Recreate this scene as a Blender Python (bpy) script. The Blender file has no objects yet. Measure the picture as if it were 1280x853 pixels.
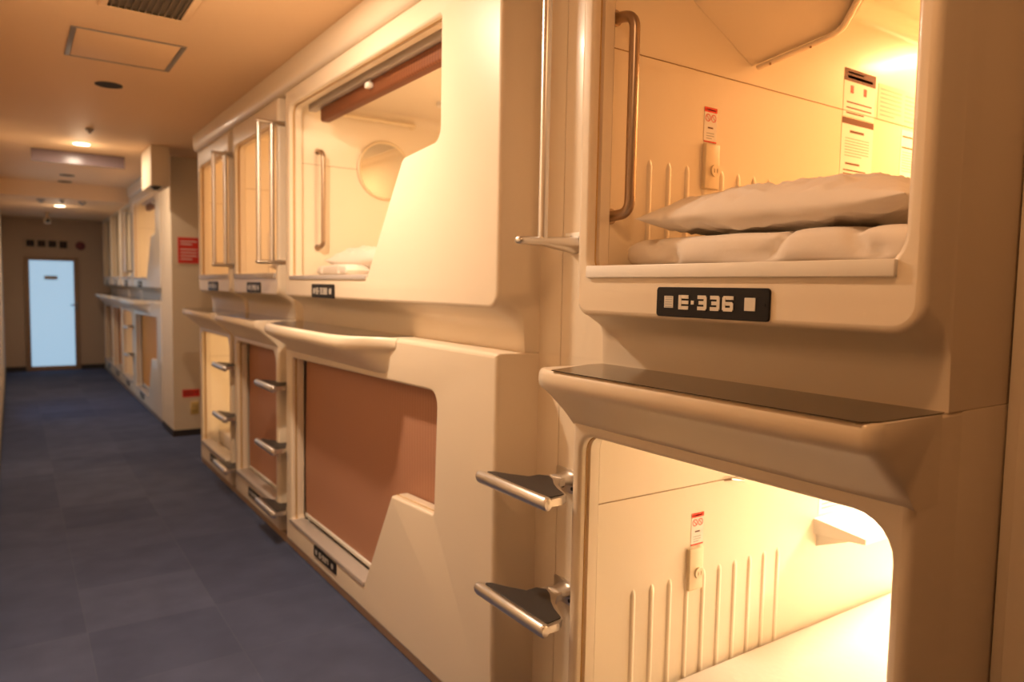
import bpy, bmesh, math, random
from mathutils import Vector, Matrix, noise
from mathutils.geometry import tessellate_polygon
random.seed(4)
C = bpy.context.scene.collection
sc = bpy.context.scene
PI = math.pi

# ------------------------------------------------------------------ materials
def mat(name, col, rough=.5, metal=0, coat=0, bump=0, bscale=60, emit=None, estr=0, trans=0, vary=0, vscale=3, spec=.5, alpha=1):
    m = bpy.data.materials.new(name); m.use_nodes = True
    nt = m.node_tree; p = nt.nodes['Principled BSDF']
    p.inputs['Base Color'].default_value = (*col, 1)
    p.inputs['Roughness'].default_value = rough
    p.inputs['Metallic'].default_value = metal
    p.inputs['Coat Weight'].default_value = coat
    p.inputs['Coat Roughness'].default_value = .12
    p.inputs['Specular IOR Level'].default_value = spec
    p.inputs['Transmission Weight'].default_value = trans
    if emit:
        p.inputs['Emission Color'].default_value = (*emit, 1)
        p.inputs['Emission Strength'].default_value = estr
    tc = nt.nodes.new('ShaderNodeTexCoord')
    if vary:
        n = nt.nodes.new('ShaderNodeTexNoise'); n.inputs['Scale'].default_value = vscale
        n.inputs['Detail'].default_value = 3
        nt.links.new(tc.outputs['Object'], n.inputs['Vector'])
        r = nt.nodes.new('ShaderNodeMix'); r.data_type = 'RGBA'
        r.inputs['A'].default_value = (*[c * (1 - vary) for c in col], 1)
        r.inputs['B'].default_value = (*[min(1, c * (1 + vary)) for c in col], 1)
        nt.links.new(n.outputs['Fac'], r.inputs['Factor'])
        nt.links.new(r.outputs['Result'], p.inputs['Base Color'])
    if bump:
        n = nt.nodes.new('ShaderNodeTexNoise'); n.inputs['Scale'].default_value = bscale
        nt.links.new(tc.outputs['Object'], n.inputs['Vector'])
        b = nt.nodes.new('ShaderNodeBump'); b.inputs['Strength'].default_value = bump
        b.inputs['Distance'].default_value = .004
        nt.links.new(n.outputs['Fac'], b.inputs['Height'])
        nt.links.new(b.outputs['Normal'], p.inputs['Normal'])
    return m

def carpet_mat():
    m = mat('blue_carpet', (.05, .06, .1), .95, spec=.1)
    nt = m.node_tree; p = nt.nodes['Principled BSDF']; L = nt.links.new
    tc = nt.nodes.new('ShaderNodeTexCoord')
    br = nt.nodes.new('ShaderNodeTexBrick'); br.offset = 0; br.squash = 1
    br.inputs['Scale'].default_value = 1
    br.inputs['Brick Width'].default_value = .5; br.inputs['Row Height'].default_value = .5
    br.inputs['Mortar Size'].default_value = .0022; br.inputs['Mortar Smooth'].default_value = .4
    br.inputs['Color1'].default_value = (.070, .084, .150, 1)
    br.inputs['Color2'].default_value = (.092, .108, .184, 1)
    br.inputs['Mortar'].default_value = (.098, .114, .18, 1)
    mp = nt.nodes.new('ShaderNodeMapping'); mp.inputs['Location'].default_value = (.28, .12, 0)
    L(tc.outputs['Object'], mp.inputs['Vector']); L(mp.outputs['Vector'], br.inputs['Vector'])
    n = nt.nodes.new('ShaderNodeTexNoise'); n.inputs['Scale'].default_value = 380; n.inputs['Detail'].default_value = 2
    n2 = nt.nodes.new('ShaderNodeTexNoise'); n2.inputs['Scale'].default_value = 5; n2.inputs['Detail'].default_value = 4
    L(tc.outputs['Object'], n.inputs['Vector']); L(tc.outputs['Object'], n2.inputs['Vector'])
    ad = nt.nodes.new('ShaderNodeMath'); ad.operation = 'ADD'
    L(n.outputs['Fac'], ad.inputs[0]); L(n2.outputs['Fac'], ad.inputs[1])
    mx = nt.nodes.new('ShaderNodeMix'); mx.data_type = 'RGBA'; mx.blend_type = 'MULTIPLY'; mx.inputs['Factor'].default_value = .55
    L(br.outputs['Color'], mx.inputs['A']); 
    cr = nt.nodes.new('ShaderNodeCombineColor')
    for i in range(3): L(ad.outputs[0], cr.inputs[i])
    L(cr.outputs['Color'], mx.inputs['B']); L(mx.outputs['Result'], p.inputs['Base Color'])
    b = nt.nodes.new('ShaderNodeBump'); b.inputs['Strength'].default_value = .5; b.inputs['Distance'].default_value = .003
    L(n.outputs['Fac'], b.inputs['Height']); L(b.outputs['Normal'], p.inputs['Normal'])
    return m

def reed_mat(name, a, b_):
    m = mat(name, a, .6)
    nt = m.node_tree; p = nt.nodes['Principled BSDF']; L = nt.links.new
    tc = nt.nodes.new('ShaderNodeTexCoord')
    w = nt.nodes.new('ShaderNodeTexWave'); w.bands_direction = 'Z'; w.inputs['Scale'].default_value = 70
    w.inputs['Distortion'].default_value = .6
    w2 = nt.nodes.new('ShaderNodeTexWave'); w2.bands_direction = 'Y'; w2.inputs['Scale'].default_value = 14
    w2.inputs['Distortion'].default_value = 1.2; w2.inputs['Detail'].default_value = 2
    L(tc.outputs['Object'], w.inputs['Vector']); L(tc.outputs['Object'], w2.inputs['Vector'])
    mm = nt.nodes.new('ShaderNodeMath'); mm.operation = 'MULTIPLY'
    L(w.outputs['Fac'], mm.inputs[0]); L(w2.outputs['Fac'], mm.inputs[1])
    mx = nt.nodes.new('ShaderNodeMix'); mx.data_type = 'RGBA'
    mx.inputs['A'].default_value = (*a, 1); mx.inputs['B'].default_value = (*b_, 1)
    L(mm.outputs[0], mx.inputs['Factor']); L(mx.outputs['Result'], p.inputs['Base Color'])
    bp = nt.nodes.new('ShaderNodeBump'); bp.inputs['Strength'].default_value = .3; bp.inputs['Distance'].default_value = .002
    L(w.outputs['Fac'], bp.inputs['Height']); L(bp.outputs['Normal'], p.inputs['Normal'])
    return m

M = dict(
 shell=mat('cream_moulded_shell', (.79, .66, .50), .38, coat=.18, vary=.03, vscale=2),
 liner=mat('cream_liner', (.82, .70, .54), .35, coat=.3, vary=.02),
 seam=mat('liner_joint', (.35, .22, .10), .6),
 edge=mat('jamb_gasket', (.55, .33, .10), .4),
 ceiling=mat('painted_ceiling', (.86, .59, .35), .6, bump=.05, bscale=120),
 wall=mat('painted_wall', (.76, .62, .45), .6, bump=.08, bscale=150),
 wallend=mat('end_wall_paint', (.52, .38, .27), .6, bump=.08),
 base=mat('dark_skirting', (.03, .022, .02), .5),
 plinth=mat('plinth', (.45, .32, .22), .5),
 alu=mat('brushed_aluminium', (.72, .68, .64), .32, metal=1, bump=.03, bscale=300),
 chrome=mat('satin_steel', (.40, .30, .22), .34, metal=1),
 pad=mat('dark_tread_pad', (.030, .021, .016), .5, bump=.5, bscale=900),
 black=mat('black_plate', (.014, .011, .010), .5, bump=.1, bscale=500, spec=.2),
 letter=mat('silver_lettering', (.66, .60, .52), .35, metal=.3),
 squaregrey=mat('grey_square', (.42, .40, .37), .4),
 sill=mat('white_sill', (.88, .83, .76), .28),
 sillgrey=mat('grey_sill', (.48, .42, .38), .4),
 glass=mat('smoked_acrylic', (.17, .11, .065), .08, trans=.85),
 cotton=mat('white_cotton', (.80, .71, .62), .85, bump=.25, bscale=35, spec=.1),
 grey=mat('grey_metal', (.30, .27, .25), .45, metal=.5),
 grille=mat('brown_grille', (.13, .095, .06), .6),
 dark=mat('dark_void', (.012, .010, .009), .7),
 curtain_board=mat('smoked_smoke_board', (.20, .145, .15), .22, spec=.2),
 red=mat('red_sign', (.70, .035, .02), .45),
 darkred=mat('dark_red', (.16, .006, .006), .45),
 paper=mat('notice_paper', (.86, .80, .74), .6, spec=.1),
 paperpink=mat('pink_notice_paper', (.80, .62, .48), .6, spec=.1),
 ink=mat('brown_ink', (.16, .07, .04), .6, spec=.1),
 pinkink=mat('faint_pink_ink', (.70, .42, .34), .6, spec=.1),
 redink=mat('red_ink', (.75, .06, .03), .5, spec=.1),
 whiteink=mat('white_ink', (.85, .72, .66), .5, spec=.1),
 ivory=mat('ivory_plastic', (.80, .66, .45), .35),
 yellow=mat('yellow_plate', (.62, .42, .14), .45),
 mirror=mat('mirror', (.60, .56, .50), .03, metal=1),
 whitep=mat('white_plastic', (.85, .80, .72), .35),
 carpet=carpet_mat(),
 reed=reed_mat('woven_reed_blind', (.40, .185, .105), (.52, .26, .155)),
 reeddark=reed_mat('rolled_reed_blind', (.16, .045, .012), (.27, .085, .025)),
 orange=reed_mat('ochre_blind', (.72, .27, .055), (.84, .38, .09)),
 doorglass=mat('frosted_door_glass', (.55, .72, .85), .35, emit=(.46, .74, 1.0), estr=.62),
 fillglass=mat('glowing_fill_glass', (.6, .75, .85), .35, emit=(.42, .68, 1.0), estr=1.3),  # glow of the added window, bluish fill for the far row
 frame=mat('brown_door_frame', (.36, .22, .13), .5),
 lampon=mat('lit_diffuser', (1, 1, 1), .5, emit=(1, .80, .52), estr=14),
 podlamp=mat('lit_pod_lamp', (1, 1, 1), .5, emit=(1, .68, .34), estr=10),
)

# ------------------------------------------------------------------ helpers
def obj(name, bm, m, parent=None, smooth=True, ang=38, kind=None):
    me = bpy.data.meshes.new(name)
    bmesh.ops.remove_doubles(bm, verts=bm.verts, dist=1e-6)
    bm.to_mesh(me); bm.free()
    for mm in (m if isinstance(m, (list, tuple)) else [m]): me.materials.append(mm)
    if smooth:
        for p in me.polygons: p.use_smooth = True
        me.set_sharp_from_angle(angle=math.radians(ang))
    o = bpy.data.objects.new(name, me); C.objects.link(o)
    if parent: 
        o.parent = parent
        o.matrix_parent_inverse = Matrix.Translation(-parent.location)
    if kind: o['kind'] = kind
    return o

def thing(name, label, cat, loc=(0, 0, 0), group=None):
    o = bpy.data.objects.new(name, None); C.objects.link(o)
    o.empty_display_size = .05
    o.location = loc; o['label'] = label; o['category'] = cat
    if group: o['group'] = group
    return o

def tag(o, label, cat, group=None):
    o['label'] = label; o['category'] = cat
    if group: o['group'] = group
    return o

def box(bm, x0, x1, y0, y1, z0, z1, b=0, mi=0, seg=2):
    mt = Matrix.Translation(((x0 + x1) / 2, (y0 + y1) / 2, (z0 + z1) / 2)) @ Matrix.Diagonal((abs(x1 - x0), abs(y1 - y0), abs(z1 - z0), 1))
    r = bmesh.ops.create_cube(bm, size=1, matrix=mt)
    vs = r['verts']; fs = set(f for v in vs for f in v.link_faces)
    if b:
        es = list(set(e for v in vs for e in v.link_edges))
        rr = bmesh.ops.bevel(bm, geom=es, offset=b, segments=seg, affect='EDGES', profile=.5)
        fs = set(rr['faces']) | set(f for f in fs if f.is_valid)
    for f in fs:
        if f.is_valid: f.material_index = mi
    return bm

def cyl(bm, p, q, r, r2=None, n=24, mi=0, cap=True):
    p = Vector(p); q = Vector(q); d = q - p
    rot = Vector((0, 0, 1)).rotation_difference(d.normalized()).to_matrix().to_4x4()
    rr = bmesh.ops.create_cone(bm, cap_ends=cap, segments=n, radius1=r, radius2=r if r2 is None else r2, depth=d.length,
                               matrix=Matrix.Translation((p + q) / 2) @ rot)
    for f in set(f for v in rr['verts'] for f in v.link_faces): f.material_index = mi

def tube(bm, pts, r, n=14, bend=0, cap=True, mi=0, sx=1, sz=1):
    pts = [Vector(p) for p in pts]
    if bend:
        out = [pts[0]]
        for i in range(1, len(pts) - 1):
            a = (pts[i - 1] - pts[i]).normalized(); c = (pts[i + 1] - pts[i]).normalized()
            s = pts[i] + a * bend; e = pts[i] + c * bend
            for k in range(8):
                t = k / 7; out.append((1 - t) ** 2 * s + 2 * t * (1 - t) * pts[i] + t * t * e)
        out.append(pts[-1]); pts = out
    rings = []; up = None
    for i, p in enumerate(pts):
        d = (pts[min(i + 1, len(pts) - 1)] - pts[max(i - 1, 0)]).normalized()
        if up is None: up = Vector((0, 0, 1)) if abs(d.z) < .9 else Vector((1, 0, 0))
        s = d.cross(up).normalized(); u = s.cross(d).normalized(); up = u
        rad = r[i] if isinstance(r, (list, tuple)) else r
        rings.append([bm.verts.new(p + s * (math.cos(2 * PI * k / n) * rad * sx) + u * (math.sin(2 * PI * k / n) * rad * sz)) for k in range(n)])
    for a, c in zip(rings, rings[1:]):
        for k in range(n):
            f = bm.faces.new((a[k], a[(k + 1) % n], c[(k + 1) % n], c[k])); f.material_index = mi
    if cap:
        bm.faces.new(rings[0][::-1]).material_index = mi; bm.faces.new(rings[-1]).material_index = mi

def loft(bm, rings, cap0=False, cap1=False, mi=0):
    """rings: lists of 3d points with equal counts"""
    R_ = [[bm.verts.new(p) for p in r] for r in rings]
    n = len(R_[0])
    for a, c in zip(R_, R_[1:]):
        for k in range(n):
            bm.faces.new((a[k], a[(k + 1) % n], c[(k + 1) % n], c[k])).material_index = mi
    if cap0: bm.faces.new(R_[0][::-1]).material_index = mi
    if cap1: bm.faces.new(R_[-1]).material_index = mi
    return R_

def fillet(poly, n=6):
    """poly [(a,b,r)] -> [(a,b)] with n+1 points at each corner"""
    out = []
    N = len(poly)
    for i in range(N):
        P = Vector(poly[i][:2]); A = Vector(poly[i - 1][:2]); B = Vector(poly[(i + 1) % N][:2]); r = max(poly[i][2], 1e-4)
        a = (A - P); b = (B - P); la, lb = a.length, b.length; a.normalize(); b.normalize()
        th = a.angle(b)
        if PI - th < 1e-3:
            for k in range(n + 1): out.append(tuple(P))
            continue
        t = min(r / math.tan(th / 2), la * .49, lb * .49); r = t * math.tan(th / 2)
        c = P + (a + b).normalized() * (r / math.sin(th / 2))
        s = P + a * t - c; e = P + b * t - c
        tot = s.angle(e); sg = 1 if s.x * e.y - s.y * e.x > 0 else -1
        for k in range(n + 1):
            w = sg * tot * k / n
            out.append((c.x + s.x * math.cos(w) - s.y * math.sin(w), c.y + s.x * math.sin(w) + s.y * math.cos(w)))
    return out

def grow(poly, d):
    """offset a CCW polygon [(a,b,r)] outwards by d"""
    N = len(poly); out = []
    for i in range(N):
        P = Vector(poly[i][:2]); A = Vector(poly[i - 1][:2]); B = Vector(poly[(i + 1) % N][:2])
        u = (P - A).normalized(); v = (B - P).normalized()
        n1 = Vector((u.y, -u.x)); n2 = Vector((v.y, -v.x))
        cr = u.x * v.y - u.y * v.x
        k = (n1 + n2); k = k / max(1e-6, (1 + n1.dot(n2)))
        q = P + k * d
        out.append((q.x, q.y, max(.0008, poly[i][2] + (d if cr > 0 else -d))))
    return out

def atx(x, pts): return [(x, a, b) for a, b in pts]

def rect(y0, y1, z0, z1, rb0=.005, rb1=.005, rt1=.005, rt0=.005):
    return [(y0, z0, rb0), (y1, z0, rb1), (y1, z1, rt1), (y0, z1, rt0)]

def capwithhole(bm, x, outer, hole, mi=0):
    loops = [[Vector((a, b, 0)) for a, b in outer], [Vector((a, b, 0)) for a, b in hole]]
    flat = [v for l in loops for v in l]
    vs = [bm.verts.new((x, v.x, v.y)) for v in flat]
    for t in tessellate_polygon(loops):
        try: bm.faces.new([vs[i] for i in t]).material_index = mi
        except ValueError: pass

# lettering made of strokes: wide square figures
SEG = {'E': 'LTMB', '3': 'RTMB', '6': 'LTMBr', '8': 'LRTMB', '5': 'lTMBr', '4': 'lMR', '7': 'TR', '0': 'LRTB', '2': 'uTMBd', '-': 'M', '9': 'RTMBl', '1': 'R'}
def figures(bm, x, yc, zc, text, h, w, gap, st, mi=0, t=.0012):
    """text on a plane of constant x, reading towards -y (seen from the corridor)"""
    W = sum((w if c != '-' else w * .35) for c in text) + gap * (len(text) - 1)
    y = yc + W / 2
    for c in text:
        cw = w if c != '-' else w * .35
        z0 = zc - h / 2; z1 = zc + h / 2
        def bar(a0, a1, b0, b1, k=0): box(bm, x - t - k * .0003, x + t, y - a1, y - a0, b0, b1, 0, mi)
        if c == '-': bar(cw * .1, cw * .9, zc - st * .55, zc + st * .55)
        else:
            s = SEG[c]
            q = st * .34
            rt = q if ('R' in s or 'u' in s) else 0; rb = q if ('R' in s or 'r' in s or 'd' in s and 0) else 0
            lt = q if c in '689023' else 0
            z0 = zc - h / 2; z1 = zc + h / 2
            if 'T' in s: bar(lt, cw - rt, z1 - st, z1)
            if 'M' in s: bar(0 if 'L' in s or 'l' in s else st * .8, cw - (q if 'R' in s or 'r' in s else 0), zc - st / 2, zc + st / 2)
            if 'B' in s: bar(lt, cw - rb, z0, z0 + st)
            if 'L' in s: bar(0, st, z0 + (lt and q), z1 - (lt and q), 1)
            if 'R' in s: bar(cw - st, cw, z0 + q, z1 - q, 1)
            if 'l' in s: bar(0, st, zc, z1 - (lt and q), 1)
            if 'r' in s: bar(cw - st, cw, z0 + q, zc + q * .5, 1)
            if 'u' in s: bar(cw - st, cw, zc, z1 - q, 1)
            if 'd' in s: bar(0, st, z0 + q, zc, 1)
        y -= cw + gap

# ------------------------------------------------------------------ pod parts
XF = 1.22          # front face of the moulded shells
XFL = 1.375        # recessed flange between shells
DZ = 1.215         # storey height

def shell_mesh(y0, y1, ya, yb, hole, upper, near_slant=0.0, xback=XFL + .05):
    bm = bmesh.new()
    if upper: zb, zt = 1.383, 2.47
    else: zb, zt = .045, 1.25
    rn, rf = (.055, .045) if upper else (.012, .012)
    def R_(x, dya=0, dyb=0, z0=zb, z1=zt, ins=0, r=None):
        a, b = (rn, rf) if r is None else r
        p = rect(ya + dya, yb + dyb, z0, z1, a, b, .008, .008)
        if ins: p = grow(p, -ins)
        return atx(x, fillet(p))
    e = .016
    rings = []
    for k in range(5):
        w = k / 4 * PI / 2
        rings.append(R_(XF + e * (1 - math.cos(w)) , ins=e * (1 - math.sin(w))))
    if upper:
        rings.append(R_(1.292, z0=1.352, dya=-near_slant * .15, r=(.05, .04)))
        rings.append(R_(1.306, z0=1.338, dya=-near_slant * .18, r=(.045, .04)))
        rings.append(R_(1.316, z0=1.315, dya=-near_slant * .2, r=(.04, .03)))
        rings.append(R_(1.322, z0=1.2502, dya=-near_slant * .2, r=(.002, .004)))
        rings.append(R_(XFL - .004, z0=1.2502, dya=-near_slant * .98, r=(.002, .002)))
    else:
        rings.append(R_(1.300, dya=-near_slant * .2))
        rings.append(R_(XFL - .004, dya=-near_slant * .98, r=(.005, .005)))
    zbot = 1.2502 if upper else .045
    fl = rect(y0 + .0015, y1 - .0015, zbot, zt, .002, .002, .002, .002)
    rings.append(atx(XFL, fillet(fl)))
    rings.append(atx(xback, fillet(fl)))
    loft(bm, rings)
    # front with opening
    outer = fillet(grow(rect(ya, yb, zb, zt, rn, rf, .008, .008), -e))
    h = .012
    capwithhole(bm, XF, outer, fillet(grow(hole, h)))
    hr = []
    for k in range(5):
        w = k / 4 * PI / 2
        hr.append(atx(XF + h * (1 - math.cos(w)), fillet(grow(hole, h * (1 - math.sin(w)) ))))
    hr[0] = atx(XF, fillet(grow(hole, h)))
    hr.append(atx(1.242, fillet(hole)))
    loft(bm, hr)
    loft(bm, [atx(1.242, fillet(hole)), atx(1.243, fillet(grow(hole, -.002))), atx(1.2445, fillet(grow(hole, -.002))), atx(1.246, fillet(grow(hole, .005))), atx(1.252, fillet(grow(hole, .006)))], mi=1)
    loft(bm, [atx(1.252, fillet(grow(hole, .006))), atx(1.256, fillet(grow(hole, -.002))), atx(1.275, fillet(grow(hole, -.002))), atx(1.288, fillet(grow(hole, -.001)))])
    bmesh.ops.recalc_face_normals(bm, faces=bm.faces)
    return bm

def liner_mesh(hole, yi0, yi1, zi0, zi1, xi1, seam_z, ribs=None):
    bm = bmesh.new()
    n = len(hole)
    # ring of the opening at the inner face, then the cavity as a rounded box
    inner = rect(yi0, yi1, zi0, zi1, .03, .03, .06, .06)
    capwithhole(bm, 1.289, fillet(inner), fillet(grow(hole, -.001)))
    xs = [1.289, xi1 - .05, xi1 - .02, xi1]
    gr = [0, 0, -.01, -.04]
    loft(bm, [atx(x, fillet(grow(inner, g) if g else inner)) for x, g in zip(xs, gr)], cap1=True)
    # joint line on far wall
    box(bm, 1.290, xi1 - .05, yi1 - .0022, yi1 + .001, seam_z - .0010, seam_z + .0010, 0, 1)
    if ribs:
        x0, x1, k, z0, z1 = ribs
        for i in range(k):
            x = x0 + (x1 - x0) * i / (k - 1)
            tube(bm, [(x, yi1 + .008, z0), (x, yi1 + .008, z1 - .012), (x, yi1 + .013, z1 + .004)], .0135, 12, mi=0)
    return bm

def number_plate(parent, yc, zc, text, w=.30, h=.066):
    bm = bmesh.new()
    p = rect(yc - w / 2, yc + w / 2, zc - h / 2, zc + h / 2, .008, .008, .008, .008)
    loft(bm, [atx(XF + .001, fillet(p)), atx(XF - .004, fillet(p)), atx(XF - .0052, fillet(grow(p, -.0012)))], cap0=True, cap1=True)
    for s in (-1, 1):
        cyl(bm, (XF - .0045, yc + s * (w / 2 - .011), zc), (XF - .0062, yc + s * (w / 2 - .011), zc), .0032, n=12)
    o = obj('number_plate', bm, M['black'], parent)
    bm = bmesh.new()
    figures(bm, XF - .0056, yc + w * .027, zc, text, h * .48, h * .425, h * .100, h * .118)
    obj('lettering', bm, M['letter'], o, smooth=False)
    # squares left and right of the number
    sq = h * .40
    bm = bmesh.new(); yl = yc + w * .371
    box(bm, XF - .0066, XF - .0046, yl - sq / 2, yl + sq / 2, zc - sq / 2, zc + sq / 2, 0, 0)
    for k in range(5):
        zz = zc - sq / 2 + sq * (k + .5) / 5
        box(bm, XF - .0070, XF - .0066, yl - sq * .38, yl + sq * .38, zz - sq * .05, zz + sq * .05, 0, 1)
    obj('square_mark', bm, [M['letter'], M['squaregrey']], o, smooth=False)
    bm = bmesh.new(); yr = yc - w * .352
    box(bm, XF - .0066, XF - .0046, yr - sq / 2, yr + sq / 2, zc - sq / 2, zc + sq / 2, .0006, 0)
    obj('square_mark', bm, M['letter'], o, smooth=False)
    return o

def ledge(parent, pts_near, y_far, flush=False, z=1.25):
    """moulded shelf lip over a lower opening; sections run along y"""
    secs = []
    def prof(xf, y, drop=1.0):
        # (x,z) closed profile: top back, top front, rounded nose, underside back to face
        c = []
        c += [(1.30, z), (xf + .010, z)]
        c += [(xf + .004, z - .003), (xf, z - .012), (xf - .002, z - .026), (xf + .001, z - .040), (xf + .008, z - .050), (xf + .018, z - .056)]
        xb = 1.225
        L_ = xb - (xf + .018)
        for k in range(1, 6):
            t = k / 5
            zz = z - .056 - (.100 * drop) * (t ** 1.08)
            c.append((xf + .018 + L_ * t, zz))
        c.append((1.30, z - .157 * drop if drop > .4 else z - .09))
        return [(a, y, b) for a, b in c]
    for y, xf, dr in pts_near: secs.append(prof(xf, y, dr))
    bm = bmesh.new(); loft(bm, secs, True, True)
    bmesh.ops.recalc_face_normals(bm, faces=bm.faces)
    return obj('ledge', bm, M['shell'], parent, ang=50)

def slab(parent, name, m, pts, z0, z1):
    bm = bmesh.new()
    loft(bm, [[(a, b, z0) for a, b in pts], [(a, b, z1) for a, b in pts]], True, True)
    bmesh.ops.recalc_face_normals(bm, faces=bm.faces)
    return obj(name, bm, m, parent, smooth=False)

def bow_handle(parent, x, yw, z0, z1, r=.0115, out=.055):
    bm = bmesh.new()
    tube(bm, [(x, yw + .002, z0), (x + .012, yw - out, z0 + .005), (x + .012, yw - out, z1 - .005), (x, yw + .002, z1)], r, 16, bend=.035)
    for zz in (z0, z1): cyl(bm, (x, yw + .001, zz), (x, yw - .004, zz), r * 1.5, n=18)
    return obj('pull_handle', bm, M['chrome'], parent, ang=60)

def pod_lamp(parent, x, y, z, axis, power, size=(.5, .1), col=(1, .62, .30)):
    """reading lamp box on the near wall or ceiling of a pod, with its light"""
    bm = bmesh.new()
    if axis == 'y':
        box(bm, x - size[0] / 2, x + size[0] / 2, y - .03, y, z - size[1] / 2, z + size[1] / 2, .006)
        o = obj('reading_lamp', bm, M['podlamp'], parent)
        L = bpy.data.lights.new('reading_light', 'AREA'); L.shape = 'RECTANGLE'; L.size, L.size_y = size
        lo = bpy.data.objects.new('reading_light', L); C.objects.link(lo); lo.location = (x, y + .008, z)
        lo.rotation_euler = Vector((0, 1, -.35)).to_track_quat('-Z', 'Y').to_euler()
    else:
        box(bm, x - size[0] / 2, x + size[0] / 2, y - size[1] / 2, y + size[1] / 2, z, z + .03, .006)
        o = obj('reading_lamp', bm, M['podlamp'], parent)
        L = bpy.data.lights.new('reading_light', 'AREA'); L.shape = 'RECTANGLE'; L.size, L.size_y = size
        lo = bpy.data.objects.new('reading_light', L); C.objects.link(lo); lo.location = (x, y, z - .008)
    L.energy = power; L.color = col
    return o

def socket(parent, x, yw, z, h=.13, w=.062):
    bm = bmesh.new()
    box(bm, x - w / 2, x + w / 2, yw - .014, yw + .001, z - h / 2, z + h / 2, .004, 0, 3)
    o = obj('wall_socket', bm, M['ivory'], parent)
    bm = bmesh.new()
    cyl(bm, (x + .008, yw - .013, z - .012), (x + .008, yw - .020, z - .012), .017, n=24)
    for s in (-1, 1): box(bm, x + .008 + s * .006 - .0012, x + .008 + s * .006 + .0012, yw - .0206, yw - .0198, z - .018, z - .006, 0, 1)
    obj('socket_face', bm, [M['ivory'], M['seam']], o)
    return o

# bedding ------------------------------------------------------------
def pillow(name, label, cx, cy, cz, lx, ly, h, rot=0, seed=0, group=None, nu=80, nv=100):
    bm = bmesh.new()
    top = []; bot = []
    def pt(u, v, s):
        # u,v in -1..1
        pinch = 1 - .09 * (1 - u * u) * (abs(v) ** 3) ; pinch2 = 1 - .07 * (1 - v * v) * (abs(u) ** 3)
        x = u * lx / 2 * pinch2; y = v * ly / 2 * pinch
        b = max(0, (1 - abs(u) ** 3.2)) ** .55 * max(0, (1 - abs(v) ** 3.6)) ** .55
        z = s * h / 2 * b * (1 if s > 0 else .75)
        w = noise.noise(Vector((u * 2.2 + seed, v * 2.0, s)))
        ed = max(abs(u), abs(v)) ** 3
        z += s * b * .010 * w + b * .006 * noise.noise(Vector((u * 5, v * 9 + seed, 3))) + s * ed * b * .010 * noise.noise(Vector((u * 3, v * 3, seed)))
        q = noise.noise(Vector((u * 1.1 - v * 1.6 + seed, u * 2.6 + v * .9, s * 2)))
        z += s * b * .011 * (1 - min(1, abs(q) * 3.2)) ** 3
        q = noise.noise(Vector((u * 2.3 + v * 2.2 + seed * 3, u * .7 - v * 1.0, s * 5)))
        z -= s * b * .008 * (1 - min(1, abs(q) * 4)) ** 3
        z += .012 * ed * noise.noise(Vector((u * 1.5, v * 1.5, seed + 9)))
        return (x, y, z)
    def dist(i, n): t = -1 + 2 * i / n; return math.sin(t * PI / 2)
    for s, L in ((1, top), (-1, bot)):
        for i in range(nu + 1):
            L.append([bm.verts.new(pt(dist(i, nu), dist(j, nv), s)) for j in range(nv + 1)])
        for i in range(nu):
            for j in range(nv):
                q = (L[i][j], L[i + 1][j], L[i + 1][j + 1], L[i][j + 1])
                bm.faces.new(q if s > 0 else q[::-1])
    bmesh.ops.remove_doubles(bm, verts=bm.verts, dist=1e-5)
    bmesh.ops.rotate(bm, verts=bm.verts, cent=(0, 0, 0), matrix=Matrix.Rotation(rot, 3, 'Z'))
    o = obj(name, bm, M['cotton'], ang=120); o.location = (cx, cy, cz)
    return tag(o, label, 'pillow', group)

def duvet(name, label, x0, x1, y0, y1, z0, z1, seed=0, group=None, cat='duvet', folds=1.0, n=110, m_=40):
    """soft rounded block with folds"""
    bm = bmesh.new()
    cx, cy, cz = (x0 + x1) / 2, (y0 + y1) / 2, (z0 + z1) / 2
    hx, hy, hz = (x1 - x0) / 2, (y1 - y0) / 2, (z1 - z0) / 2
    rings = []
    # sweep along y, cross section superellipse in x,z
    for i in range(n + 1):
        t = -math.cos(PI * i / n); k = max(.02, (1 - abs(t) ** 12)) ** .35 if i not in (0, n) else .02
        ring = []
        for j in range(m_):
            a = 2 * PI * j / m_
            c, s = math.cos(a), math.sin(a)
            px = math.copysign(abs(c) ** .25, c) * hx; pz = math.copysign(abs(s) ** .42, s) * hz * k
            yy = t * hy
            f = noise.noise(Vector((yy * 9 + seed, pz * 12, px * 2))) * .006 * folds
            f += abs(math.sin(yy * 13 + seed + 2.5 * noise.noise(Vector((yy * 5, px * 4 + pz * 9, seed))))) ** 30 * -.014 * folds
            if s < -.3: f = 0
            ring.append((px * (k * .1 + .9) + c * f, yy, pz + s * f))
        rings.append(ring)
    loft(bm, rings, True, True)
    bmesh.ops.recalc_face_normals(bm, faces=bm.faces)
    o = obj(name, bm, M['cotton'], ang=120); o.location = (cx, cy, cz)
    return tag(o, label, cat, group)

def mattress(label, x0, x1, y0, y1, z0, z1, group=None):
    bm = bmesh.new(); box(bm, x0, x1, y0, y1, z0, z1, .02, 0, 4)
    o = obj('mattress', bm, M['cotton'])
    return tag(o, label, 'mattress', group)

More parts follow.
